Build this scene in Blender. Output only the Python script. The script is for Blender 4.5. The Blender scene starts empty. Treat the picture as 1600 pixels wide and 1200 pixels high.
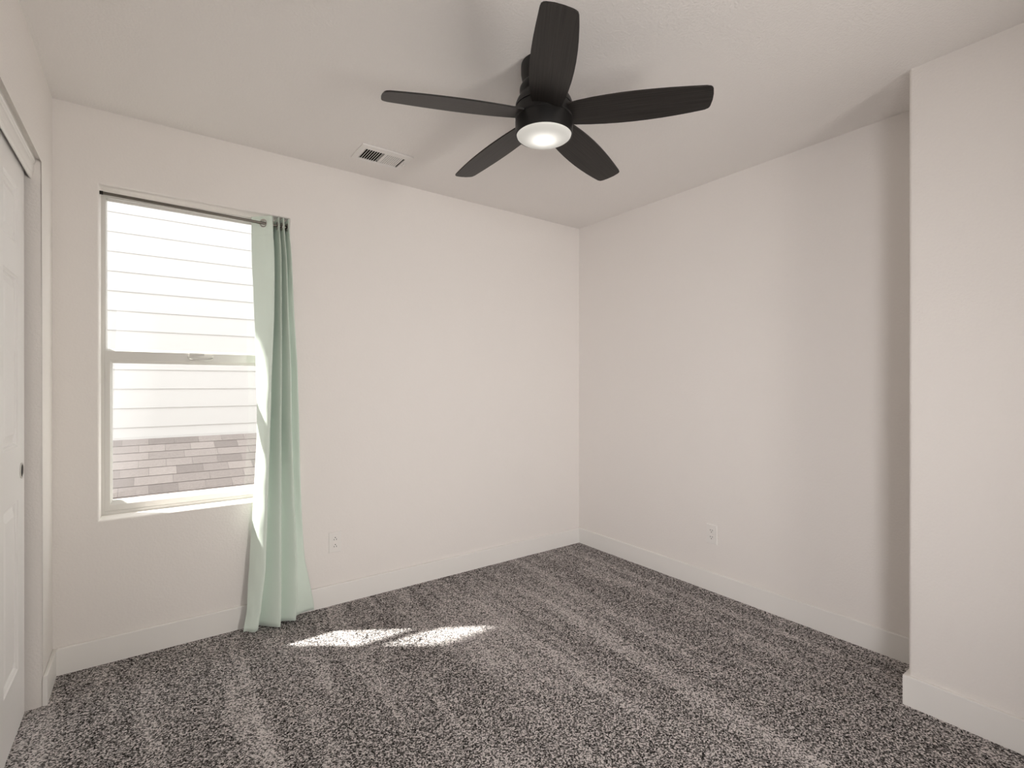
import bpy, bmesh, math, random
from mathutils import Vector, Matrix
C = bpy.context.scene.collection
S = bpy.context.scene
random.seed(7)

# ------------------------------------------------------------------ camera, world, lights, exposure
cam = bpy.data.cameras.new('camera'); cam.sensor_width = 36.0; cam.lens = 36.0 * 781.3 / 1600
cam.clip_start = 0.02
co = bpy.data.objects.new('camera', cam); C.objects.link(co)
co.location = (0, 0, 1.2343)
co.rotation_euler = (math.radians(90 - 0.046), 0, -math.radians(36.0))
S.camera = co

w = bpy.data.worlds.new('world'); S.world = w; w.use_nodes = True
bgn = w.node_tree.nodes['Background']
bgn.inputs[0].default_value = (0.97, 0.98, 1.0, 1); bgn.inputs[1].default_value = 3.9

sun = bpy.data.lights.new('sun', 'SUN'); sun.energy = 16; sun.angle = math.radians(1.3); sun.color = (1.0, 0.96, 0.9)
so = bpy.data.objects.new('sun', sun); C.objects.link(so)
so.rotation_euler = Vector((0.70, -0.5, -1.0)).to_track_quat('-Z', 'Y').to_euler()

def area(name, loc, aim, sx, sy, power, col=(1, 1, 1), spread=180):
    l = bpy.data.lights.new(name, 'AREA'); l.shape = 'RECTANGLE'; l.size = sx; l.size_y = sy; l.energy = power; l.color = col; l.spread = math.radians(spread)
    o = bpy.data.objects.new(name, l); C.objects.link(o); o.location = loc
    o.rotation_euler = (Vector(aim) - Vector(loc)).to_track_quat('-Z', 'Y').to_euler()
    return o
# added soft fill lamp behind the camera, aimed at the window wall
area('fill_behind', (1.38, -1.05, 1.20), (0.10, 2.8, 1.60), 0.5, 1.4, 20.5, (1.0, 0.963, 0.915), 124)
# second added fill lamp, behind left of the camera, towards the far right
area('fill_left', (-0.10, -0.75, 1.05), (1.83, 1.55, 0.92), 0.5, 1.9, 9.5, (1.0, 0.98, 0.99), 82)

vs = S.view_settings
vs.view_transform = 'Standard'; vs.look = 'None'; vs.gamma = 1.0; vs.use_curve_mapping = False
vs.exposure = 0.18

# ------------------------------------------------------------------ materials
def new_mat(name):
    m = bpy.data.materials.new(name); m.use_nodes = True
    nt = m.node_tree; b = nt.nodes['Principled BSDF']
    return m, nt, b
def N(nt, t, **kw):
    n = nt.nodes.new(t)
    for k, v in kw.items(): setattr(n, k, v)
    return n
def plain(name, col, rough=0.5, spec=0.5, metal=0.0):
    m, nt, b = new_mat(name)
    b.inputs['Base Color'].default_value = (*col, 1); b.inputs['Roughness'].default_value = rough
    b.inputs['Specular IOR Level'].default_value = spec; b.inputs['Metallic'].default_value = metal
    return m
def coords(nt, scale=(1, 1, 1)):
    g = N(nt, 'ShaderNodeNewGeometry'); mp = N(nt, 'ShaderNodeMapping')
    nt.links.new(g.outputs['Position'], mp.inputs['Vector']); mp.inputs['Scale'].default_value = scale
    return mp.outputs['Vector']
def textured_paint(name, col, scale, strength, dist, rough=0.75, spec=0.25):
    m, nt, b = new_mat(name)
    b.inputs['Base Color'].default_value = (*col, 1); b.inputs['Roughness'].default_value = rough
    b.inputs['Specular IOR Level'].default_value = spec
    v = coords(nt)
    n1 = N(nt, 'ShaderNodeTexNoise'); n1.inputs['Scale'].default_value = scale; n1.inputs['Detail'].default_value = 4
    nt.links.new(v, n1.inputs['Vector'])
    r = N(nt, 'ShaderNodeValToRGB'); r.color_ramp.elements[0].position = 0.38; r.color_ramp.elements[1].position = 0.62
    nt.links.new(n1.outputs['Fac'], r.inputs['Fac'])
    bp = N(nt, 'ShaderNodeBump'); bp.inputs['Strength'].default_value = strength; bp.inputs['Distance'].default_value = dist
    nt.links.new(r.outputs['Color'], bp.inputs['Height']); nt.links.new(bp.outputs['Normal'], b.inputs['Normal'])
    return m
M = {}
M['wall'] = textured_paint('wall_paint', (0.86, 0.818, 0.782), 110, 0.22, 0.002)
M['ceiling'] = textured_paint('ceiling_paint', (0.885, 0.85, 0.82), 120, 0.28, 0.0025)
M['trim'] = plain('trim_paint', (0.88, 0.855, 0.82), 0.4, 0.4)
M['door'] = plain('door_paint', (0.88, 0.86, 0.84), 0.38, 0.4)
M['vinyl'] = plain('window_vinyl', (0.68, 0.66, 0.625), 0.35, 0.45)
M['plastic'] = plain('outlet_plastic', (0.86, 0.83, 0.795), 0.3, 0.5)
M['dark'] = plain('dark_slot', (0.02, 0.018, 0.016), 0.6, 0.2)
M['vent'] = plain('vent_enamel', (0.88, 0.855, 0.825), 0.4, 0.4)
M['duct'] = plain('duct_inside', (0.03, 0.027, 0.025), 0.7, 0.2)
M['black'] = plain('fan_black_metal', (0.012, 0.011, 0.0105), 0.42, 0.32)
M['bronze'] = plain('pull_bronze', (0.03, 0.027, 0.025), 0.35, 0.5, 0.6)
M['nickel'] = plain('brushed_nickel', (0.55, 0.53, 0.50), 0.28, 0.5, 1.0)
M['rod'] = plain('rod_metal', (0.16, 0.145, 0.125), 0.32, 0.5, 0.9)
M['siding'] = textured_paint('siding_paint', (0.40, 0.385, 0.37), 60, 0.05, 0.002, 0.7)
M['outer'] = plain('outer_stucco', (0.78, 0.76, 0.73), 0.9, 0.1)

# glass: thin clear pane with a faint mirror
m, nt, b = new_mat('window_glass'); nt.nodes.remove(b)
tr = N(nt, 'ShaderNodeBsdfTransparent'); gl = N(nt, 'ShaderNodeBsdfGlossy'); gl.inputs['Roughness'].default_value = 0.02
tr.inputs['Color'].default_value = (0.97, 0.98, 0.975, 1)
mx = N(nt, 'ShaderNodeMixShader'); fr = N(nt, 'ShaderNodeLayerWeight'); fr.inputs['Blend'].default_value = 0.5
pw = N(nt, 'ShaderNodeMath', operation='POWER'); pw.inputs[1].default_value = 5.0
ma = N(nt, 'ShaderNodeMath', operation='MULTIPLY_ADD'); ma.inputs[1].default_value = 0.9; ma.inputs[2].default_value = 0.035
nt.links.new(fr.outputs['Facing'], pw.inputs[0]); nt.links.new(pw.outputs[0], ma.inputs[0])
nt.links.new(ma.outputs[0], mx.inputs[0]); nt.links.new(tr.outputs[0], mx.inputs[1]); nt.links.new(gl.outputs[0], mx.inputs[2])
nt.links.new(mx.outputs[0], nt.nodes['Material Output'].inputs[0]); M['glass'] = m

# lamp glass: frosted, lit by the bulb inside it
m, nt, b = new_mat('frosted_glass'); nt.nodes.remove(b)
df = N(nt, 'ShaderNodeBsdfDiffuse'); df.inputs['Color'].default_value = (0.85, 0.84, 0.80, 1)
tl = N(nt, 'ShaderNodeBsdfTranslucent'); tl.inputs['Color'].default_value = (0.9, 0.89, 0.86, 1)
mx = N(nt, 'ShaderNodeMixShader'); mx.inputs[0].default_value = 0.6
nt.links.new(df.outputs[0], mx.inputs[1]); nt.links.new(tl.outputs[0], mx.inputs[2])
nt.links.new(mx.outputs[0], nt.nodes['Material Output'].inputs[0]); M['frost'] = m

# fan blade: espresso wood, grain along the blade's own length
m, nt, b = new_mat('espresso_wood')
tc = N(nt, 'ShaderNodeTexCoord'); mp = N(nt, 'ShaderNodeMapping'); mp.inputs['Scale'].default_value = (4, 170, 20)
vr = N(nt, 'ShaderNodeVectorRotate', rotation_type='Z_AXIS'); vr.inputs['Angle'].default_value = math.radians(-12)
nt.links.new(tc.outputs['Object'], vr.inputs['Vector']); nt.links.new(vr.outputs[0], mp.inputs['Vector'])
n1 = N(nt, 'ShaderNodeTexNoise'); n1.inputs['Scale'].default_value = 1.0; n1.inputs['Detail'].default_value = 5; n1.inputs['Roughness'].default_value = 0.65
nt.links.new(mp.outputs[0], n1.inputs['Vector'])
r = N(nt, 'ShaderNodeValToRGB'); r.color_ramp.elements[0].color = (0.009, 0.0075, 0.0065, 1); r.color_ramp.elements[1].color = (0.036, 0.031, 0.028, 1)
r.color_ramp.elements[0].position = 0.3; r.color_ramp.elements[1].position = 0.75
nt.links.new(n1.outputs['Fac'], r.inputs['Fac']); nt.links.new(r.outputs[0], b.inputs['Base Color'])
b.inputs['Roughness'].default_value = 0.40; b.inputs['Specular IOR Level'].default_value = 0.30
bp = N(nt, 'ShaderNodeBump'); bp.inputs['Strength'].default_value = 0.35; bp.inputs['Distance'].default_value = 0.001
nt.links.new(n1.outputs['Fac'], bp.inputs['Height']); nt.links.new(bp.outputs[0], b.inputs['Normal']); M['blade'] = m

# curtain cloth: sage, fine weave
m, nt, b = new_mat('sage_cloth')
b.inputs['Base Color'].default_value = (0.74, 0.83, 0.745, 1); b.inputs['Roughness'].default_value = 0.55
b.inputs['Specular IOR Level'].default_value = 0.3; b.inputs['Sheen Weight'].default_value = 0.25
n1 = N(nt, 'ShaderNodeTexNoise'); n1.inputs['Scale'].default_value = 14; n1.inputs['Detail'].default_value = 5
nt.links.new(coords(nt, (1, 1, 0.5)), n1.inputs['Vector'])
bp = N(nt, 'ShaderNodeBump'); bp.inputs['Strength'].default_value = 0.25; bp.inputs['Distance'].default_value = 0.006
nt.links.new(n1.outputs['Fac'], bp.inputs['Height']); nt.links.new(bp.outputs[0], b.inputs['Normal']); M['cloth'] = m

# carpet: salt-and-pepper cut pile with brushed vacuum strokes along y
m, nt, b = new_mat('carpet_pile')
b.inputs['Roughness'].default_value = 0.95; b.inputs['Specular IOR Level'].default_value = 0.05
v = coords(nt)
vo = N(nt, 'ShaderNodeTexVoronoi'); vo.inputs['Scale'].default_value = 215; nt.links.new(v, vo.inputs['Vector'])
sep = N(nt, 'ShaderNodeSeparateColor'); nt.links.new(vo.outputs['Color'], sep.inputs[0])
n2 = N(nt, 'ShaderNodeTexNoise'); n2.inputs['Scale'].default_value = 170; n2.inputs['Detail'].default_value = 3; nt.links.new(v, n2.inputs['Vector'])
# strokes
n3 = N(nt, 'ShaderNodeTexNoise'); n3.inputs['Scale'].default_value = 1.0; n3.inputs['Detail'].default_value = 4; n3.inputs['Roughness'].default_value = 0.6
nt.links.new(coords(nt, (7.0, 0.75, 1)), n3.inputs['Vector'])
r3 = N(nt, 'ShaderNodeMapRange'); r3.inputs[1].default_value = 0.47; r3.inputs[2].default_value = 0.68; r3.inputs[3].default_value = -0.02; r3.inputs[4].default_value = 0.15
nt.links.new(n3.outputs['Fac'], r3.inputs[0])
a1 = N(nt, 'ShaderNodeMath', operation='MULTIPLY_ADD'); a1.inputs[1].default_value = 0.62
nt.links.new(sep.outputs[0], a1.inputs[0])
a0 = N(nt, 'ShaderNodeMath', operation='MULTIPLY_ADD'); a0.inputs[1].default_value = 0.55; a0.inputs[2].default_value = -0.08
nt.links.new(n2.outputs['Fac'], a0.inputs[0]); nt.links.new(a0.outputs[0], a1.inputs[2])
a2 = N(nt, 'ShaderNodeMath', operation='ADD'); nt.links.new(a1.outputs[0], a2.inputs[0]); nt.links.new(r3.outputs[0], a2.inputs[1])
r = N(nt, 'ShaderNodeValToRGB'); cr = r.color_ramp
cr.elements[0].position = 0.23; cr.elements[0].color = (0.016, 0.0148, 0.0142, 1)
cr.elements[1].position = 0.76; cr.elements[1].color = (0.74, 0.69, 0.675, 1)
e = cr.elements.new(0.47); e.color = (0.165, 0.152, 0.147, 1)
e = cr.elements.new(0.63); e.color = (0.49, 0.453, 0.442, 1)
nt.links.new(a2.outputs[0], r.inputs['Fac']); nt.links.new(r.outputs[0], b.inputs['Base Color'])
bp = N(nt, 'ShaderNodeBump'); bp.inputs['Strength'].default_value = 0.7; bp.inputs['Distance'].default_value = 0.006
nt.links.new(a1.outputs[0], bp.inputs['Height']); nt.links.new(bp.outputs[0], b.inputs['Normal']); M['carpet'] = m

# roof shingles: tabs of uneven tone
m, nt, b = new_mat('asphalt_shingle')
b.inputs['Roughness'].default_value = 0.95; b.inputs['Specular IOR Level'].default_value = 0.1
tc = N(nt, 'ShaderNodeTexCoord'); mp = N(nt, 'ShaderNodeMapping'); nt.links.new(tc.outputs['Object'], mp.inputs['Vector'])
bt = N(nt, 'ShaderNodeTexBrick'); bt.inputs['Scale'].default_value = 1.0; bt.inputs['Brick Width'].default_value = 0.19; bt.inputs['Row Height'].default_value = 0.1366
bt.inputs['Mortar Size'].default_value = 0.0013; bt.inputs['Color1'].default_value = (0.215, 0.187, 0.174, 1); bt.inputs['Color2'].default_value = (0.325, 0.285, 0.264, 1)
bt.inputs['Mortar'].default_value = (0.15, 0.131, 0.122, 1); bt.offset = 0.37; bt.squash = 1.35; bt.squash_frequency = 3
nt.links.new(mp.outputs[0], bt.inputs['Vector'])
n1 = N(nt, 'ShaderNodeTexNoise'); n1.inputs['Scale'].default_value = 90; n1.inputs['Detail'].default_value = 4; nt.links.new(tc.outputs['Object'], n1.inputs['Vector'])
mc = N(nt, 'ShaderNodeMix', data_type='RGBA', blend_type='MULTIPLY'); mc.inputs[0].default_value = 0.5
nt.links.new(bt.outputs['Color'], mc.inputs[6]); 
r = N(nt, 'ShaderNodeValToRGB'); r.color_ramp.elements[0].position = 0.3; r.color_ramp.elements[1].position = 0.7; r.color_ramp.elements[0].color = (0.55, 0.55, 0.55, 1)
nt.links.new(n1.outputs['Fac'], r.inputs[0]); nt.links.new(r.outputs[0], mc.inputs[7]); nt.links.new(mc.outputs[2], b.inputs['Base Color']); M['shingle'] = m

# ------------------------------------------------------------------ mesh helpers
def box(bm, x0, x1, y0, y1, z0, z1):
    vs_ = [bm.verts.new((x, y, z)) for x in (x0, x1) for y in (y0, y1) for z in (z0, z1)]
    for f in ((0, 1, 3, 2), (4, 6, 7, 5), (0, 4, 5, 1), (2, 3, 7, 6), (0, 2, 6, 4), (1, 5, 7, 3)):
        bm.faces.new([vs_[i] for i in f])
    return vs_
def bevel_all(bm, r, seg=2, sel=None):
    ed = [e for e in bm.edges if sel is None or sel(e)]
    bmesh.ops.bevel(bm, geom=ed, offset=r, segments=seg, profile=0.5, affect='EDGES', clamp_overlap=True)
def obj(name, bm, mat, parent=None, smooth=False, origin=None):
    bmesh.ops.recalc_face_normals(bm, faces=bm.faces)
    me = bpy.data.meshes.new(name)
    if origin is not None: bmesh.ops.translate(bm, verts=bm.verts, vec=-Vector(origin))
    bm.to_mesh(me); bm.free()
    o = bpy.data.objects.new(name, me); C.objects.link(o)
    if mat: me.materials.append(mat)
    if origin is not None: o.location = origin
    if smooth:
        for p in me.polygons: p.use_smooth = True
        try: me.set_sharp_from_angle(angle=math.radians(smooth if smooth is not True else 40))
        except Exception: pass
    if parent is not None:
        o.parent = parent
        if origin is None: o.matrix_parent_inverse = parent.matrix_world.inverted() if False else Matrix.Translation(-parent.location)
        else: o.location = Vector(origin) - parent.location
    return o
def empty(name, loc, label, cat, group=None):
    o = bpy.data.objects.new(name, None); C.objects.link(o); o.location = loc; o.empty_display_size = 0.05
    o['label'] = label; o['category'] = cat
    if group: o['group'] = group
    return o
def struct(o, label=None, cat=None):
    o['kind'] = 'structure'
    if label: o['label'] = label
    if cat: o['category'] = cat
    return o
def lathe(bm, prof, cx, cy, seg=64, caps=False):
    rings = []
    for r_, z in prof:
        if r_ < 1e-5: rings.append([bm.verts.new((cx, cy, z))])
        else: rings.append([bm.verts.new((cx + r_ * math.cos(2 * math.pi * i / seg), cy + r_ * math.sin(2 * math.pi * i / seg), z)) for i in range(seg)])
    for a, b_ in zip(rings, rings[1:]):
        for i in range(seg):
            j = (i + 1) % seg
            if len(a) == 1 and len(b_) == 1: continue
            if len(a) == 1: bm.faces.new([a[0], b_[i], b_[j]])
            elif len(b_) == 1: bm.faces.new([a[i], a[j], b_[0]])
            else: bm.faces.new([a[i], a[j], b_[j], b_[i]])
def tube(bm, pts, r_, seg=12):
    pts = [Vector(p) for p in pts]; rings = []
    for i, p in enumerate(pts):
        d = (pts[min(i + 1, len(pts) - 1)] - pts[max(i - 1, 0)]).normalized()
        a = d.orthogonal().normalized() if i == 0 else (a - d * a.dot(d)).normalized()
        b_ = d.cross(a)
        rings.append([bm.verts.new(p + r_ * (math.cos(2 * math.pi * k / seg) * a + math.sin(2 * math.pi * k / seg) * b_)) for k in range(seg)])
    for u, v_ in zip(rings, rings[1:]):
        for k in range(seg):
            bm.faces.new([u[k], u[(k + 1) % seg], v_[(k + 1) % seg], v_[k]])
    bm.faces.new(rings[0][::-1]); bm.faces.new(rings[-1])
def torus(bm, c, axis, R_, r_, seg=32, seg2=10):
    axis = Vector(axis).normalized(); a = axis.orthogonal().normalized(); b_ = axis.cross(a); g = []
    for i in range(seg):
        t = 2 * math.pi * i / seg; d = math.cos(t) * a + math.sin(t) * b_
        g.append([bm.verts.new(Vector(c) + d * (R_ + r_ * math.cos(2 * math.pi * k / seg2)) + axis * r_ * math.sin(2 * math.pi * k / seg2)) for k in range(seg2)])
    for i in range(seg):
        for k in range(seg2):
            bm.faces.new([g[i][k], g[(i + 1) % seg][k], g[(i + 1) % seg][(k + 1) % seg2], g[i][(k + 1) % seg2]])
def ring_frame(bm, P, outer, inner, front, back, mid=None):
    """rectangular ring; P(u, v, d) -> xyz.  inner edge optionally slopes from 'inner' at front to 'mid' rect at depth back"""
    def loop(rc, d): return [bm.verts.new(P(u, v, d)) for u, v in ((rc[0], rc[2]), (rc[1], rc[2]), (rc[1], rc[3]), (rc[0], rc[3]))]
    L = [loop(outer, back), loop(outer, front), loop(inner, front), loop(mid or inner, back)]
    for i in range(4):
        A, B = L[i], L[(i + 1) % 4]
        for k in range(4):
            bm.faces.new([A[k], A[(k + 1) % 4], B[(k + 1) % 4], B[k]])
    return L

# ------------------------------------------------------------------ measures
XL, XR, YW, XB, YB, H = -0.3288, 2.7169, 2.8481, 2.3643, 0.6598, 2.44
YBACK = -1.10
WX0, WX1, WZ0, WZ1 = -0.1765, 0.605, 0.630, 2.113     # opening of the window in view
YO = YW + 0.16                                          # outer face of the window wall

# ------------------------------------------------------------------ setting
# carpeted floor
bm = bmesh.new(); box(bm, -1.15, XR + 0.12, YBACK - 0.12, YO, -0.10, 0.0)
struct(obj('floor', bm, M['carpet']), 'grey salt-and-pepper carpet covering the whole floor')

# ceiling with the hole for the register
VX0, VX1, VY0, VY1 = 0.893, 1.117, 2.500, 2.634
bm = bmesh.new()
X0, X1, Y0, Y1 = -1.15, XR + 0.12, YBACK - 0.12, YO
L = ring_frame(bm, lambda u, v, d: (u, v, d), (X0, X1, Y0, Y1), (VX0, VX1, VY0, VY1), H, H + 0.10)
struct(obj('ceiling', bm, M['ceiling']), 'flat off-white ceiling with light orange-peel texture')

# window wall: one ring with rounded plaster reveal, cut by the opening
bm = bmesh.new()
L = ring_frame(bm, lambda u, v, d: (u, d, v), (-1.15, XR + 0.12, -0.1, H + 0.1), (WX0, WX1, WZ0, WZ1), YW, YO)
inner = set(L[2]); bmesh.ops.recalc_face_normals(bm, faces=bm.faces)
bevel_all(bm, 0.010, 4, lambda e: e.verts[0] in inner and e.verts[1] in inner)
struct(obj('wall_back', bm, M['wall'], smooth=30), 'off-white wall with the window and curtain')

# right wall and the boxed-out wall nearer the camera
bm = bmesh.new(); box(bm, XR, XR + 0.12, YBACK - 0.12, YW, -0.05, H + 0.05)
struct(obj('wall_right', bm, M['wall']), 'plain off-white wall right of the corner')
bm = bmesh.new(); box(bm, XB, XR, YBACK, YB, -0.05, H + 0.02)
bevel_all(bm, 0.012, 4, lambda e: abs(e.verts[0].co.x - XB) < 1e-4 and abs(e.verts[1].co.x - XB) < 1e-4 and abs(e.verts[0].co.y - YB) < 1e-4 and abs(e.verts[1].co.y - YB) < 1e-4)
struct(obj('wall_right_projection', bm, M['wall'], smooth=30), 'off-white wall section standing out from the right wall')

# left wall: U shape around the closet opening, rounded corner at the jamb
OY0, OY1, OZ = 1.05, 2.599, 2.087
bm = bmesh.new()
poly = [(YBACK - 0.12, -0.05), (OY0, -0.05), (OY0, OZ), (OY1, OZ), (OY1, -0.05), (YW, -0.05), (YW, H + 0.05), (YBACK - 0.12, H + 0.05)]
fr_ = [bm.verts.new((XL, y, z)) for y, z in poly]; bk_ = [bm.verts.new((XL - 0.115, y, z)) for y, z in poly]
bm.faces.new(fr_); bm.faces.new(bk_[::-1])
for i in range(8): bm.faces.new([fr_[i], fr_[(i + 1) % 8], bk_[(i + 1) % 8], bk_[i]])
sel = {fr_[1], fr_[2], fr_[3], fr_[4]}
pairs = [{fr_[1], fr_[2]}, {fr_[2], fr_[3]}, {fr_[3], fr_[4]}]
bevel_all(bm, 0.012, 4, lambda e: set(e.verts) in pairs)
struct(obj('wall_left', bm, M['wall'], smooth=30), 'off-white wall around the sliding closet doors')

# closet shell behind the doors
bm = bmesh.new()
box(bm, -1.15, -1.05, YBACK - 0.12, YW, -0.05, H + 0.05); box(bm, -1.05, XL - 0.115, 0.85, 0.95, -0.05, H + 0.05)
struct(obj('wall_closet', bm, M['wall']), 'closet interior wall behind the sliding doors')

# wall behind the camera
bm = bmesh.new(); box(bm, XL - 0.115, XR, YBACK - 0.12, YBACK, -0.05, H + 0.05)
struct(obj('wall_front', bm, M['wall']), 'plain wall behind the camera')

# baseboards: square-edged boards with an eased top
def base(name, x0, x1, y0, y1, label, h=0.114):
    bm = bmesh.new(); box(bm, x0, x1, y0, y1, -0.02, h)
    bevel_all(bm, 0.004, 2, lambda e: abs(e.verts[0].co.z - h) < 1e-4 and abs(e.verts[1].co.z - h) < 1e-4)
    return struct(obj(name, bm, M['trim']), label)
t = 0.014
base('baseboard_back', XL + t, XR - t, YW - t, YW, 'white baseboard under the window wall')
base('baseboard_right', XR - t, XR, YB + t, YW, 'white baseboard along the right wall')
base('baseboard_left', XL, XL + t, OY1, YW, 'short white baseboard between closet and window wall')
# the projection's board wraps its corner
bm = bmesh.new()
pts = [(XB, YBACK), (XB - t, YBACK), (XB - t, YB + t), (XR - t, YB + t), (XR - t, YB), (XB, YB)]
lo = [bm.verts.new((x, y, -0.02)) for x, y in pts]; hi = [bm.verts.new((x, y, 0.114)) for x, y in pts]
bm.faces.new(lo[::-1]); bm.faces.new(hi)
for i in range(6): bm.faces.new([lo[i], lo[(i + 1) % 6], hi[(i + 1) % 6], hi[i]])
bevel_all(bm, 0.003, 2, lambda e: e.verts[0].co.z > 0.1 and e.verts[1].co.z > 0.1)
struct(obj('baseboard_projection', bm, M['trim']), 'white baseboard wrapping the projecting wall corner')

# moulding hiding the closet track: casing profile hung in the opening
prof = [(-0.3465, OZ), (-0.3465, 2.074), (-0.3495, 2.070), (-0.3495, 2.066), (-0.3520, 2.061), (-0.3512, 2.048), (-0.3522, 2.036), (-0.3545, 2.026), (-0.3545, 2.019), (-0.3565, 2.012), (-0.3600, 2.009), (-0.3640, 2.011), (-0.3650, 2.020), (-0.3650, OZ)]
bm = bmesh.new()
A = [bm.verts.new((x, OY0, z)) for x, z in prof]; B = [bm.verts.new((x, OY1, z)) for x, z in prof]
bm.faces.new(A); bm.faces.new(B[::-1])
for i in range(len(prof)): bm.faces.new([A[i], A[(i + 1) % len(prof)], B[(i + 1) % len(prof)], B[i]])
struct(obj('trim_1', bm, M['trim']), 'white moulding across the top of the closet opening')

# ------------------------------------------------------------------ closet sliding doors
def closet_door(name, xf, y0, y1, label):
    """six-panel slab; face at x = xf looks into the room (+x)"""
    z0, z1, th = 0.012, 2.045, 0.034
    sw, mul = 0.107, 0.105
    pw = (y1 - y0 - 2 * sw - mul) / 2
    ys = [(y0 + sw, y0 + sw + pw), (y1 - sw - pw, y1 - sw)]
    zs = [(0.225, 0.825), (1.013, 1.611), (1.718, 1.926)]
    yb = sorted({y0, y1, *[q for p in ys for q in p]}); zb = sorted({z0, z1, *[q for p in zs for q in p]})
    bm = bmesh.new(); vg = {}
    def V(x, y, z):
        k = (round(x, 5), round(y, 5), round(z, 5))
        if k not in vg: vg[k] = bm.verts.new((x, y, z))
        return vg[k]
    def rect(x, a, b_, c, d): return [V(x, a, c), V(x, b_, c), V(x, b_, d), V(x, a, d)]
    for i in range(len(yb) - 1):
        for j in range(len(zb) - 1):
            a, b_, c, d = yb[i], yb[i + 1], zb[j], zb[j + 1]
            if (a, b_) in ys and (c, d) in zs:
                steps = [(0, 0), (0.004, -0.004), (0.009, -0.0055), (0.013, -0.0115), (0.020, -0.012), (0.048, -0.003)]
                prev = rect(xf, a, b_, c, d)
                for ins, dep in steps[1:]:
                    cur = rect(xf + dep, a + ins, b_ - ins, c + ins, d - ins)
                    for k in range(4): bm.faces.new([prev[k], prev[(k + 1) % 4], cur[(k + 1) % 4], cur[k]])
                    prev = cur
                bm.faces.new(prev)
            else: bm.faces.new(rect(xf, a, b_, c, d))
    F = [(y0, z0), (y1, z0), (y1, z1), (y0, z1)]
    per = []
    per += [(y, z0) for y in yb] + [(y1, z) for z in zb[1:]] + [(y, z1) for y in yb[::-1][1:]] + [(y0, z) for z in zb[::-1][1:-1]]
    for i in range(len(per)):
        p, q = per[i], per[(i + 1) % len(per)]
        bm.faces.new([V(xf, *p), V(xf, *q), V(xf - th, *q), V(xf - th, *p)])
    bm.faces.new([V(xf - th, *p) for p in per])
    o = obj(name, bm, M['door']); struct(o, label)
    return o
d1 = closet_door('door_1', -0.3735, 1.80, 2.562, 'white six-panel sliding closet door with round finger pull')
d2 = closet_door('door_2', -0.4130, 1.06, 1.83, 'rear white sliding closet door behind the first')
# finger pull: flanged cup pressed into the stile
def cup(parent, x, y, z):
    bm = bmesh.new(); seg = 40
    pr = [(0.0285, -0.002), (0.0285, 0.0022), (0.027, 0.003), (0.0245, 0.003), (0.023, 0.0015)]
    rings = [[bm.verts.new((x + d_, y + r_ * math.cos(2 * math.pi * i / seg), z + r_ * math.sin(2 * math.pi * i / seg))) for i in range(seg)] for r_, d_ in pr]
    for A_, B_ in zip(rings, rings[1:]):
        for i in range(seg): bm.faces.new([A_[i], A_[(i + 1) % seg], B_[(i + 1) % seg], B_[i]])
    a = obj('finger_pull', bm, M['nickel'], parent, True); a['label'] = 'round metal finger pull rim'
    bm = bmesh.new()
    rr = [(0.023, 0.0015), (0.021, 0.0008), (0.012, 0.0006)]
    rings = [[bm.verts.new((x + d_, y + r_ * math.cos(2 * math.pi * i / seg), z + r_ * math.sin(2 * math.pi * i / seg))) for i in range(seg)] for r_, d_ in rr]
    for A_, B_ in zip(rings, rings[1:]):
        for i in range(seg): bm.faces.new([A_[i], A_[(i + 1) % seg], B_[(i + 1) % seg], B_[i]])
    bm.faces.new(rings[-1])
    c = obj('pull_cup', bm, M['dark'], a, True); c['label'] = 'dark recess of the finger pull'
cup(d1, -0.3735, 2.5098, 0.9195)

# ------------------------------------------------------------------ window in view (single hung)
P = lambda u, v, d: (u, d, v)
YF = YW + 0.11
win = bpy.data.objects.new('window_1', None); C.objects.link(win); win.location = (WX0, YF, WZ0); win.empty_display_size = 0.05
struct(win, 'white single-hung vinyl window left of the green curtain')
bm = bmesh.new(); ring_frame(bm, P, (WX0, WX1, WZ0, WZ1), (WX0 + 0.0125, WX1 - 0.0125, WZ0 + 0.014, WZ1 - 0.012), YF, YO + 0.012); obj('window_frame', bm, M['vinyl'], win)
# stepped inner track of the frame
bm = bmesh.new(); ring_frame(bm, P, (WX0 + 0.0125, WX1 - 0.0125, WZ0 + 0.014, WZ1 - 0.012), (WX0 + 0.0155, WX1 - 0.0155, WZ0 + 0.018, WZ1 - 0.018), YF + 0.012, YO + 0.012); obj('frame_track', bm, M['vinyl'], win)
ZR0, ZR1 = 1.344, 1.385
# upper lite: thin bead set straight in the frame, glass further out
bm = bmesh.new(); ring_frame(bm, P, (WX0 + 0.0125, WX1 - 0.0125, ZR1 - 0.012, WZ1 - 0.012), (WX0 + 0.016, WX1 - 0.016, ZR1, WZ1 - 0.020), YF + 0.034, YF + 0.052, (WX0 + 0.020, WX1 - 0.020, ZR1 + 0.013, WZ1 - 0.024))
us = obj('upper_sash', bm, M['vinyl'], win)
bm = bmesh.new(); box(bm, WX0 + 0.014, WX1 - 0.014, YF + 0.046, YF + 0.050, ZR1 - 0.004, WZ1 - 0.016); obj('window_pane', bm, M['glass'], us)
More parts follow.
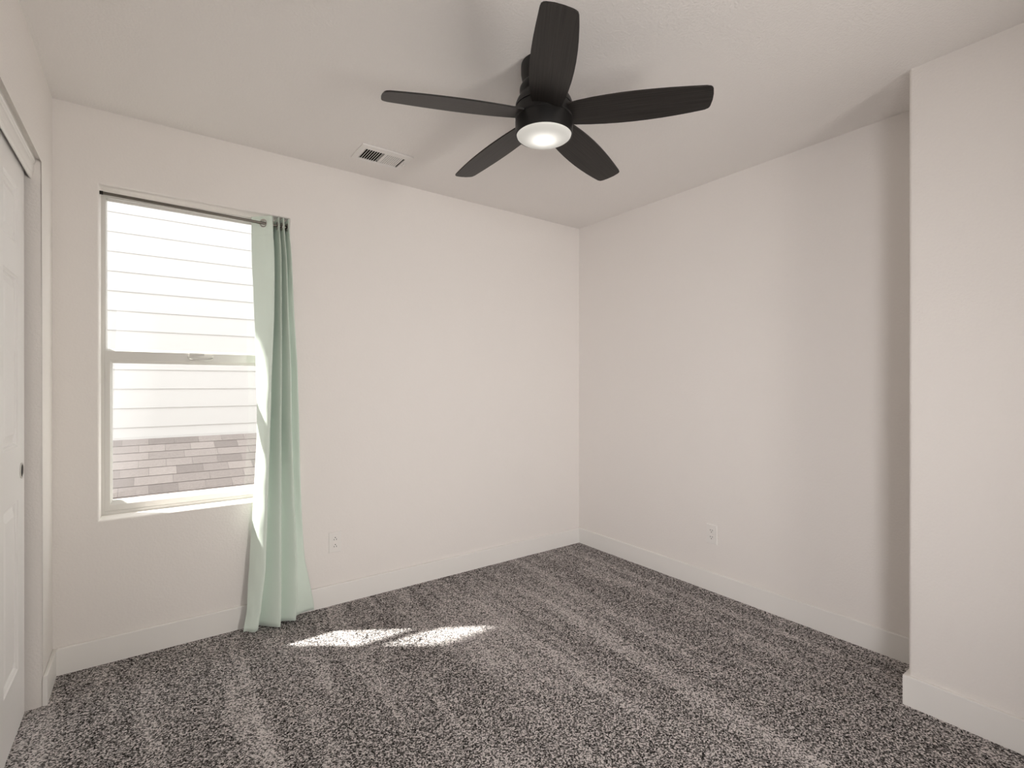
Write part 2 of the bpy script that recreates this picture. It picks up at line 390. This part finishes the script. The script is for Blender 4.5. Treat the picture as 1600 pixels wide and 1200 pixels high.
# lower sash
bm = bmesh.new()
so_, si_, sm_ = (WX0 + 0.0128, WX1 - 0.0128, WZ0 + 0.0145, ZR1), (WX0 + 0.0315, WX1 - 0.0315, 0.672, ZR0), (WX0 + 0.0405, WX1 - 0.0405, 0.690, ZR0 - 0.014)
ring_frame(bm, P, so_, si_, YF + 0.003, YF + 0.024, sm_)
ls = obj('lower_sash', bm, M['vinyl'], win)
bm = bmesh.new(); ring_frame(bm, P, so_, (WX0 + 0.0405, WX1 - 0.0405, 0.690, ZR0 - 0.014), YF + 0.0241, YF + 0.034); obj('sash_back', bm, M['vinyl'], ls)
bm = bmesh.new(); box(bm, WX0 + 0.036, WX1 - 0.036, YF + 0.020, YF + 0.024, 0.684, ZR0 - 0.008); obj('window_pane', bm, M['glass'], ls)
# outside nosing of the frame, a sunlit ledge beyond the glass
bm = bmesh.new(); box(bm, WX0 + 0.0155, WX1 - 0.0155, YF + 0.036, YO + 0.030, WZ0 + 0.010, 0.684)
bevel_all(bm, 0.004, 2); obj('outer_sill', bm, M['vinyl'], win)
# cam lock on the meeting rail
bm = bmesh.new(); pts = []
cxl = 0.212
for i in range(17):
    a = math.pi * i / 16; pts.append((cxl - 0.056 * math.cos(a), YF + 0.003 - 0.024 * math.sin(a)))
lo = [bm.verts.new((x, y, 1.366)) for x, y in pts]; hi = [bm.verts.new((x, y, 1.375)) for x, y in pts]
bm.faces.new(lo[::-1]); bm.faces.new(hi)
for i in range(17): bm.faces.new([lo[i], lo[(i + 1) % 17], hi[(i + 1) % 17], hi[i]])
lk = obj('sash_lock', bm, M['vinyl'], win)
bm = bmesh.new(); box(bm, cxl - 0.050, cxl + 0.016, YF - 0.016, YF - 0.003, 1.3752, 1.386); bevel_all(bm, 0.003, 2); obj('lock_lever', bm, M['vinyl'], lk)
bm = bmesh.new(); tube(bm, [(cxl - 0.052 * math.cos(math.pi * i / 16), YF + 0.003 - 0.026 * math.sin(math.pi * i / 16), 1.362 - 0.012 * math.sin(math.pi * i / 16)) for i in range(17)], 0.0028, 8); obj('lock_keeper', bm, M['vinyl'], lk, True)

# ------------------------------------------------------------------ eave of this house above the window
bm = bmesh.new(); box(bm, -4.0, 5.0, YO, 3.345, 2.455, 2.60); struct(obj('trim_2', bm, M['outer']), 'outside eave above the window')

# ------------------------------------------------------------------ neighbouring house seen through the window
YH = YW + 2.8
hs = empty('neighbor_house', (0.3, YH, 0.74), 'pale lap-sided house with grey shingle roof outside the window', 'house')
bm = bmesh.new(); pitch = 0.17375; zb0 = 0.740; lap0 = 0.840 - pitch
k = 0
for i in range(20):
    za, zb_ = lap0 + pitch * i, lap0 + pitch * (i + 1)
    za = max(za, zb0)
    a = [(-5, YH - 0.009, za), (6, YH - 0.009, za), (6, YH - 0.0005, zb_ + 0.01), (-5, YH - 0.0005, zb_ + 0.01)]
    c = [(-5, YH + 0.004, za), (6, YH + 0.004, za), (6, YH + 0.006, zb_ + 0.01), (-5, YH + 0.006, zb_ + 0.01)]
    A_ = [bm.verts.new(p) for p in a]; B_ = [bm.verts.new(p) for p in c]
    bm.faces.new(A_)
    for q in range(4): bm.faces.new([A_[q], A_[(q + 1) % 4], B_[(q + 1) % 4], B_[q]])
ztop = lap0 + pitch * 20
obj('siding_wall', bm, M['siding'], hs)
bm = bmesh.new(); box(bm, -5, 6, YH + 0.007, YH + 0.25, -3.2, ztop); obj('house_wall', bm, M['siding'], hs)
bm = bmesh.new(); box(bm, -5.3, 6.3, YH - 0.40, YH + 3.5, ztop, ztop + 0.14); obj('upper_eave', bm, M['siding'], hs)
# lower roof: stepped courses falling towards this house
sl = math.atan(0.40); run, rows_ = 0.1366, 22
bm = bmesh.new()
for i in range(rows_):
    s0, s1 = i * run, (i + 1) * run + 0.02
    th0, th1 = 0.001, 0.005
    va = [(-5, -s0, th0), (6, -s0, th0), (6, -s1 + 0.02, th1), (-5, -s1 + 0.02, th1)]
    A_ = [bm.verts.new(p) for p in va]; bm.faces.new(A_)
    B_ = [bm.verts.new((x, y, -0.02)) for x, y in ((6, -s1 + 0.02), (-5, -s1 + 0.02))]
    bm.faces.new([A_[2], A_[3], B_[1], B_[0]])
ro = obj('shingle_roof', bm, M['shingle'], hs)
ro.matrix_parent_inverse = Matrix.Identity(4)
ro.location = (-0.3, -0.014, -0.003); ro.rotation_euler = (sl, 0, 0)
bm = bmesh.new(); box(bm, -5, 6, YH - 0.026, YH - 0.0135, 0.728, 0.746); obj('roof_flashing', bm, M['siding'], hs)

# ------------------------------------------------------------------ curtain rod and curtain
bm = bmesh.new(); tube(bm, [(WX0 + 0.012, YW + 0.020, 2.082), (0.2, YW + 0.020, 2.0755), (WX1 - 0.012, YW + 0.020, 2.067)], 0.0068, 16)
rod = empty('curtain_rod', (WX0, YW + 0.02, 2.082), 'thin dark metal tension rod across the top of the window', 'curtain rod')
obj('rod_tube', bm, M['rod'], rod, True)
for xx, zz, s in ((WX0, 2.0823, 1), (WX1, 2.0667, -1)):
    bm = bmesh.new(); tube(bm, [(xx + s * 0.0005, YW + 0.02, zz), (xx + s * 0.006, YW + 0.02, zz), (xx + s * 0.013, YW + 0.02, zz)], 0.0080, 16); obj('end_cap', bm, M['dark'], rod, True)['label'] = 'black rubber end cap'

R_ = [
 (2.106, [(0.4349, 2.915), (0.4847, 2.868), (0.5184, 2.835), (0.5484, 2.905), (0.5527, 2.838), (0.5711, 2.900), (0.5745, 2.838), (0.5951, 2.900), (0.5995, 2.842)]),
 (1.90, [(0.4341, 2.900), (0.4885, 2.855), (0.5272, 2.825), (0.5402, 2.890), (0.5610, 2.825), (0.5739, 2.885), (0.5859, 2.825), (0.5960, 2.870), (0.6094, 2.820)]),
 (1.60, [(0.4417, 2.875), (0.4872, 2.830), (0.5228, 2.805), (0.5353, 2.870), (0.5586, 2.805), (0.5699, 2.862), (0.5905, 2.805), (0.5978, 2.838), (0.6205, 2.810)]),
 (1.30, [(0.4458, 2.850), (0.4818, 2.790), (0.5077, 2.780), (0.5217, 2.840), (0.5546, 2.785), (0.5658, 2.835), (0.5978, 2.785), (0.6098, 2.832), (0.6342, 2.800)]),
 (1.00, [(0.4478, 2.838), (0.4719, 2.775), (0.4968, 2.766), (0.5132, 2.830), (0.5495, 2.770), (0.5645, 2.828), (0.5977, 2.770), (0.6125, 2.828), (0.6422, 2.800)]),
 (0.63, [(0.4283, 2.820), (0.4585, 2.765), (0.4826, 2.752), (0.5011, 2.815), (0.5450, 2.755), (0.5633, 2.815), (0.6073, 2.757), (0.6213, 2.815), (0.6511, 2.800)]),
 (0.30, [(0.4056, 2.800), (0.4325, 2.765), (0.4694, 2.740), (0.4803, 2.800), (0.5416, 2.735), (0.5551, 2.800), (0.6144, 2.740), (0.6281, 2.800), (0.6706, 2.805)]),
 (0.10, [(0.3917, 2.778), (0.4167, 2.755), (0.4486, 2.740), (0.4600, 2.795), (0.5367, 2.722), (0.5503, 2.785), (0.6137, 2.730), (0.6292, 2.795), (0.7053, 2.812)]),
 (0.010, [(0.3762, 2.762), (0.4049, 2.752), (0.4383, 2.747), (0.4514, 2.800), (0.5304, 2.7125), (0.5471, 2.775), (0.6093, 2.738), (0.6303, 2.797), (0.7186, 2.820)]),
]
R_ = [(z_, [p if k_ not in (3, 5, 7) else (p[0] - (0.004 if k_ < 7 else 0.001), min(p[1] + (0.045 if z_ > 0.7 and k_ < 7 else 0.015 if k_ < 7 else 0.008), 2.935 if z_ > 0.7 else 2.836)) for k_, p in enumerate(c_)]
       + [(c_[8][0] + 0.004, max(c_[8][1] + 0.006, 2.841) if z_ > 0.2 else c_[8][1] + 0.010)]) for z_, c_ in R_]
def cr(p0, p1, p2, p3, t, tau=0.38):
    m1, m2 = (p2 - p0) * tau, (p3 - p1) * tau
    return (2 * t**3 - 3 * t**2 + 1) * p1 + (t**3 - 2 * t**2 + t) * m1 + (-2 * t**3 + 3 * t**2) * p2 + (t**3 - t**2) * m2
def row_at(z):
    zs = [r_[0] for r_ in R_]
    for i in range(len(R_) - 1):
        if zs[i] >= z >= zs[i + 1]: break
    tt = (zs[i] - z) / (zs[i] - zs[i + 1]); g = lambda q: R_[max(0, min(len(R_) - 1, q))][1]
    return [tuple(cr(g(i - 1)[k][d], g(i)[k][d], g(i + 1)[k][d], g(i + 2)[k][d], tt, 0.5) for d in (0, 1)) for k in range(10)]
SUB = 10
def section(z):
    cp = row_at(z); out = []
    for k in range(9):
        for j in range(SUB):
            g = lambda q: cp[max(0, min(9, q))]
            out.append(tuple(cr(g(k - 1)[d], g(k)[d], g(k + 1)[d], g(k + 2)[d], j / SUB) for d in (0, 1)))
    out.append(cp[9]); return out
zr = [2.106 - 0.004 * i for i in range(28)]
zr += [zr[-1] - (zr[-1] - 0.010) * i / 90 for i in range(1, 91)]
rod_z = lambda x: 2.082 - (x + 0.1645) * 0.0198
sec = section(2.07); GR = []
for i in range(len(sec) - 1):
    (xa, ya), (xb, yb_) = sec[i], sec[i + 1]
    if (ya - YW - 0.020) * (yb_ - YW - 0.020) <= 0 and i < 8 * SUB:
        t_ = (YW + 0.020 - ya) / (yb_ - ya); x = xa + t_ * (xb - xa)
        d_ = Vector((sec[i + 1][0] - sec[max(0, i - 1)][0], sec[i + 1][1] - sec[max(0, i - 1)][1], 0)).normalized()
        GR.append((i, Vector((x, YW + 0.020, rod_z(x))), Vector((-d_.y, d_.x, 0))))
bm = bmesh.new(); grid = []
for z in zr:
    sec = section(z); row = []
    for i, (x, y) in enumerate(sec):
        dy = 0.0
        if abs(z - 2.002) < 0.006: dy += 0.0022
        if abs(z - 0.085) < 0.012: dy += 0.0015
        dy += 0.0016 * math.sin(z * 23 + i * 0.33) * math.sin(z * 7.1 + i * 0.11) * (1 if z < 1.95 else 0)
        # little pulls near the leading edge
        lead = max(0, 1 - i / 16)
        dy += 0.004 * lead * math.sin(z * 31 + 0.8) * (1 if z < 1.9 else 0)
        zz = z
        if z < 0.012: zz = z + 0.004 * math.sin(i * 0.35)
        row.append(bm.verts.new((x, y + dy, zz)))
    grid.append(row)
for a in range(len(grid) - 1):
    for i in range(len(grid[0]) - 1):
        f = [grid[a][i], grid[a][i + 1], grid[a + 1][i + 1], grid[a + 1][i]]
        c = sum((v_.co for v_ in f), Vector()) / 4
        if any(abs(i - gi) <= 6 and (c - gc).length < 0.0180 for gi, gc, gn in GR): continue
        bm.faces.new(f)
for v_ in [v_ for v_ in bm.verts if not v_.link_faces]: bm.verts.remove(v_)
cur = empty('curtain', (0.53, 2.80, 0.01), 'sage green curtain panel gathered at the right side of the window', 'curtain')
cl = obj('curtain_panel', bm, M['cloth'], cur, True)
for p in cl.data.polygons: p.use_smooth = True
sd = cl.modifiers.new('thick', 'SOLIDIFY'); sd.thickness = 0.0016; sd.offset = 0
for gi, gc, gn in GR:
    bm = bmesh.new(); torus(bm, gc, gn, 0.0188, 0.0038)
    obj('grommet', bm, M['nickel'], cur, True)['label'] = 'round metal grommet the rod passes through'

# ------------------------------------------------------------------ ceiling fan
FX, FY = 1.2117, 1.4618
fan = empty('ceiling_fan', (FX, FY, H), 'dark five-blade ceiling fan with a round frosted light', 'ceiling fan')
bm = bmesh.new(); lathe(bm, [(0.0, 2.4395), (0.086, 2.4395), (0.087, 2.430), (0.0865, 2.405), (0.084, 2.390), (0.079, 2.376), (0.074, 2.368), (0.0, 2.368)], FX, FY); obj('canopy', bm, M['black'], fan, 35)
bm = bmesh.new(); lathe(bm, [(0.0, 2.3679), (0.076, 2.3679), (0.085, 2.362), (0.0915, 2.350), (0.0925, 2.341), (0.090, 2.332), (0.086, 2.328), (0.088, 2.322), (0.096, 2.312), (0.103, 2.300), (0.1075, 2.288), (0.1085, 2.276), (0.0, 2.276)], FX, FY); obj('motor_housing', bm, M['black'], fan, 35)
bm = bmesh.new(); lathe(bm, [(0.0, 2.2759), (0.1055, 2.2759), (0.1085, 2.272), (0.1085, 2.236), (0.104, 2.232), (0.0, 2.232)], FX, FY); obj('blade_hub', bm, M['black'], fan, 35)
bm = bmesh.new(); lathe(bm, [(0.0, 2.2319), (0.1045, 2.2319), (0.1045, 2.229), (0.1085, 2.228), (0.1088, 2.222), (0.1085, 2.178), (0.1075, 2.172), (0.1045, 2.171), (0.1035, 2.175), (0.1032, 2.215), (0.0, 2.215)], FX, FY)
lkit = obj('light_kit', bm, M['black'], fan, 35); lkit['label'] = 'black light ring under the blades'
bm = bmesh.new(); lathe(bm, [(0.1030, 2.181), (0.1032, 2.176), (0.1015, 2.1705), (0.096, 2.166), (0.082, 2.1605), (0.062, 2.157), (0.035, 2.1548), (0.0, 2.154)], FX, FY)
obj('lamp_glass', bm, M['frost'], lkit, True)['label'] = 'frosted glass lamp cover, lit'
for o_ in [bpy.data.lights.new('fan_bulb', 'POINT')]:
    o_.energy = 0.42; o_.shadow_soft_size = 0.035; o_.color = (1.0, 0.97, 0.92)
    b_ = bpy.data.objects.new('fan_bulb', o_); C.objects.link(b_); b_.location = (FX, FY, 2.199)
U = [0.085, 0.10, 0.15, 0.20, 0.25, 0.30, 0.35, 0.40, 0.45, 0.50, 0.53]
VP = [0.0765, 0.0821, 0.1004, 0.1166, 0.1308, 0.1431, 0.1535, 0.1622, 0.1691, 0.1744, 0.1767]
UM = [0.085, 0.10, 0.15, 0.20, 0.25, 0.30, 0.35, 0.40, 0.45, 0.50, 0.55]
VM = [-0.0300, -0.0298, -0.0269, -0.0216, -0.0139, -0.0043, 0.0071, 0.0200, 0.0342, 0.0496, 0.0657]
outline = list(zip(UM, VM)) + [(0.572, 0.0730), (0.584, 0.0785), (0.5885, 0.0850), (0.590, 0.0930), (0.587, 0.1150), (0.580, 0.1400), (0.570, 0.1630), (0.566, 0.1715), (0.560, 0.1765), (0.548, 0.1778)] + list(zip(U, VP))[::-1]
pit = math.radians(-12.64)
for k in range(5):
    bm = bmesh.new()
    top = [bm.verts.new((u, v, 0.0028)) for u, v in outline]; bot = [bm.verts.new((u, v, -0.0028)) for u, v in outline]
    ft = bm.faces.new(top); fb = bm.faces.new(bot[::-1]); n = len(outline)
    for i in range(n): bm.faces.new([top[i], bot[i], bot[(i + 1) % n], top[(i + 1) % n]])
    rim = set(ft.edges) | set(fb.edges)
    bmesh.ops.bevel(bm, geom=list(rim), offset=0.0018, segments=2, profile=0.5, affect='EDGES')
    bl = obj('fan_blade', bm, M['blade'], fan)
    bl.matrix_parent_inverse = Matrix.Identity(4)
    a = math.radians(150.1 + 72 * k)
    bl.matrix_local = Matrix.Translation((0, 0, 2.246 - H)) @ Matrix.Rotation(a, 4, 'Z') @ Matrix.Rotation(pit, 4, 'X')
    # blade iron: short dark bracket from the hub to the blade root
    bm = bmesh.new(); 
    arm = [(0.060, -0.006), (0.105, -0.020), (0.150, -0.012), (0.165, 0.020), (0.158, 0.070), (0.120, 0.075), (0.060, 0.055)]
    lo = [bm.verts.new((u, v, 0.0030)) for u, v in arm]; hi = [bm.verts.new((u, v, 0.0080)) for u, v in arm]
    bm.faces.new(lo[::-1]); bm.faces.new(hi)
    for i in range(7): bm.faces.new([lo[i], lo[(i + 1) % 7], hi[(i + 1) % 7], hi[i]])
    ir = obj('blade_iron', bm, M['black'], bl); ir.matrix_parent_inverse = Matrix.Identity(4)

# ------------------------------------------------------------------ ceiling register
vt = empty('ceiling_vent', (1.005, 2.553, H), 'white metal two-way air register in the ceiling near the window wall', 'air vent')
bm = bmesh.new(); Q = lambda u, v, d: (u, v, d)
ring_frame(bm, Q, (0.868, 1.142, 2.463, 2.648), (VX0 + 0.004, VX1 - 0.004, VY0 + 0.004, VY1 - 0.004), H - 0.007, H - 0.0004)
bevel_all(bm, 0.0025, 2, lambda e: abs(e.verts[0].co.z - (H - 0.007)) < 1e-4 and abs(e.verts[1].co.z - (H - 0.007)) < 1e-4 and min(abs(e.verts[0].co.x - 0.868), abs(e.verts[0].co.x - 1.142), abs(e.verts[0].co.y - 2.463), abs(e.verts[0].co.y - 2.648)) < 1e-4 and min(abs(e.verts[1].co.x - 0.868), abs(e.verts[1].co.x - 1.142), abs(e.verts[1].co.y - 2.463), abs(e.verts[1].co.y - 2.648)) < 1e-4)
obj('vent_frame', bm, M['vent'], vt)
bm = bmesh.new(); ring_frame(bm, Q, (VX0 - 0.01, VX1 + 0.01, VY0 - 0.01, VY1 + 0.01), (VX0, VX1, VY0, VY1), H + 0.101, H + 0.16)
box(bm, VX0 - 0.01, VX1 + 0.01, VY0 - 0.01, VY1 + 0.01, H + 0.1605, H + 0.17)
ring_frame(bm, Q, (VX0 + 0.0004, VX1 - 0.0004, VY0 + 0.0004, VY1 - 0.0004), (VX0 + 0.0014, VX1 - 0.0014, VY0 + 0.0014, VY1 - 0.0014), H + 0.001, H + 0.1005); obj('duct_box', bm, M['duct'], vt)
xm = 1.006
bm = bmesh.new(); box(bm, xm - 0.004, xm + 0.004, VY0 + 0.003, VY1 - 0.003, H - 0.006, H + 0.010); obj('vent_divider', bm, M['vent'], vt)
def slat(x, ang, w_=0.013, th=0.0006):
    bm = bmesh.new(); box(bm, -w_ / 2, w_ / 2, VY0 + 0.004, VY1 - 0.004, -th, th)
    bmesh.ops.rotate(bm, verts=bm.verts, cent=(0, 0, 0), matrix=Matrix.Rotation(ang, 3, 'Y'))
    bmesh.ops.translate(bm, verts=bm.verts, vec=(x, 0, H - 0.001)); obj('vent_slat', bm, M['vent'], vt)
for i in range(8): slat(VX0 + 0.011 + i * (xm - 0.004 - VX0 - 0.014) / 7.6, math.radians(-54), 0.011, 0.0011)
for i in range(9): slat(xm + 0.011 + i * (VX1 - xm - 0.026) / 8, math.radians(14), 0.0074, 0.0006)
bm = bmesh.new(); box(bm, 1.1225, 1.1255, 2.545, 2.572, H - 0.016, H - 0.006); box(bm, 1.119, 1.130, 2.556, 2.561, H - 0.018, H - 0.012); obj('damper_lever', bm, M['vent'], vt)

# ------------------------------------------------------------------ wall outlets
def outlet(loc, rz, flip, label):
    """duplex receptacle; built in a local frame, x right, z up, -y towards the room"""
    e_ = empty('wall_outlet', loc, label, 'wall outlet')
    e_.rotation_euler = (0, 0, rz)
    def part(name, bm, mat, par, lab=None, sm=False):
        o = obj(name, bm, mat, None, sm); o.parent = par
        if lab: o['label'] = lab
        return o
    bm = bmesh.new(); box(bm, -0.0345, 0.0345, -0.005, 0.0, -0.057, 0.057)
    bevel_all(bm, 0.0035, 3, lambda e: e.verts[0].co.y < -0.004 and e.verts[1].co.y < -0.004); pl = part('cover_plate', bm, M['plastic'], e_)
    for s in (1, -1):
        bm = bmesh.new(); pts = []
        for i in range(32):
            a = 2 * math.pi * i / 32
            pts.append((max(-0.0170, min(0.0170, 0.0200 * math.cos(a))), s * 0.0195 + max(-0.0143, min(0.0143, 0.0175 * math.sin(a)))))
        bk = [bm.verts.new((x, -0.0045, z)) for x, z in pts]; ftv = [bm.verts.new((x, -0.0068, z)) for x, z in pts]
        bm.faces.new(ftv)
        for i in range(32): bm.faces.new([bk[i], bk[(i + 1) % 32], ftv[(i + 1) % 32], ftv[i]])
        so2 = part('socket', bm, M['plastic'], e_)
        u = -1 if flip else 1
        for (dx, dz, w_, h_) in ((-0.0064, 0.004, 0.0013, 0.0042), (0.0064, 0.004, 0.0013, 0.0036)):
            bm = bmesh.new(); box(bm, dx * u - w_, dx * u + w_, -0.00705, -0.0060, s * 0.0195 + dz * u - h_, s * 0.0195 + dz * u + h_); part('slot', bm, M['dark'], so2, 'dark slot')
        bm = bmesh.new(); cz = s * 0.0195 - 0.0068 * u
        c1 = [bm.verts.new((0.0027 * math.cos(2 * math.pi * i / 16), -0.00705, cz + 0.0027 * math.sin(2 * math.pi * i / 16))) for i in range(16)]
        c2 = [bm.verts.new((v_.co.x, -0.0060, v_.co.z)) for v_ in c1]
        bm.faces.new(c1); bm.faces.new(c2[::-1])
        for i in range(16): bm.faces.new([c1[i], c1[(i + 1) % 16], c2[(i + 1) % 16], c2[i]])
        part('ground_hole', bm, M['dark'], so2, 'dark round ground hole')
    bm = bmesh.new(); c1 = [bm.verts.new((0.003 * math.cos(2 * math.pi * i / 16), -0.0062, 0.003 * math.sin(2 * math.pi * i / 16))) for i in range(16)]
    c2 = [bm.verts.new((v_.co.x, -0.0045, v_.co.z)) for v_ in c1]; bm.faces.new(c1)
    for i in range(16): bm.faces.new([c1[i], c1[(i + 1) % 16], c2[(i + 1) % 16], c2[i]])
    part('screw', bm, M['plastic'], e_)
outlet((0.8435, YW, 0.3475), 0.0, True, 'white duplex outlet on the window wall beside the green curtain, ground holes up')
outlet((XR, 1.7107, 0.3375), -math.pi / 2, False, 'white duplex outlet low on the plain right wall, ground holes down')
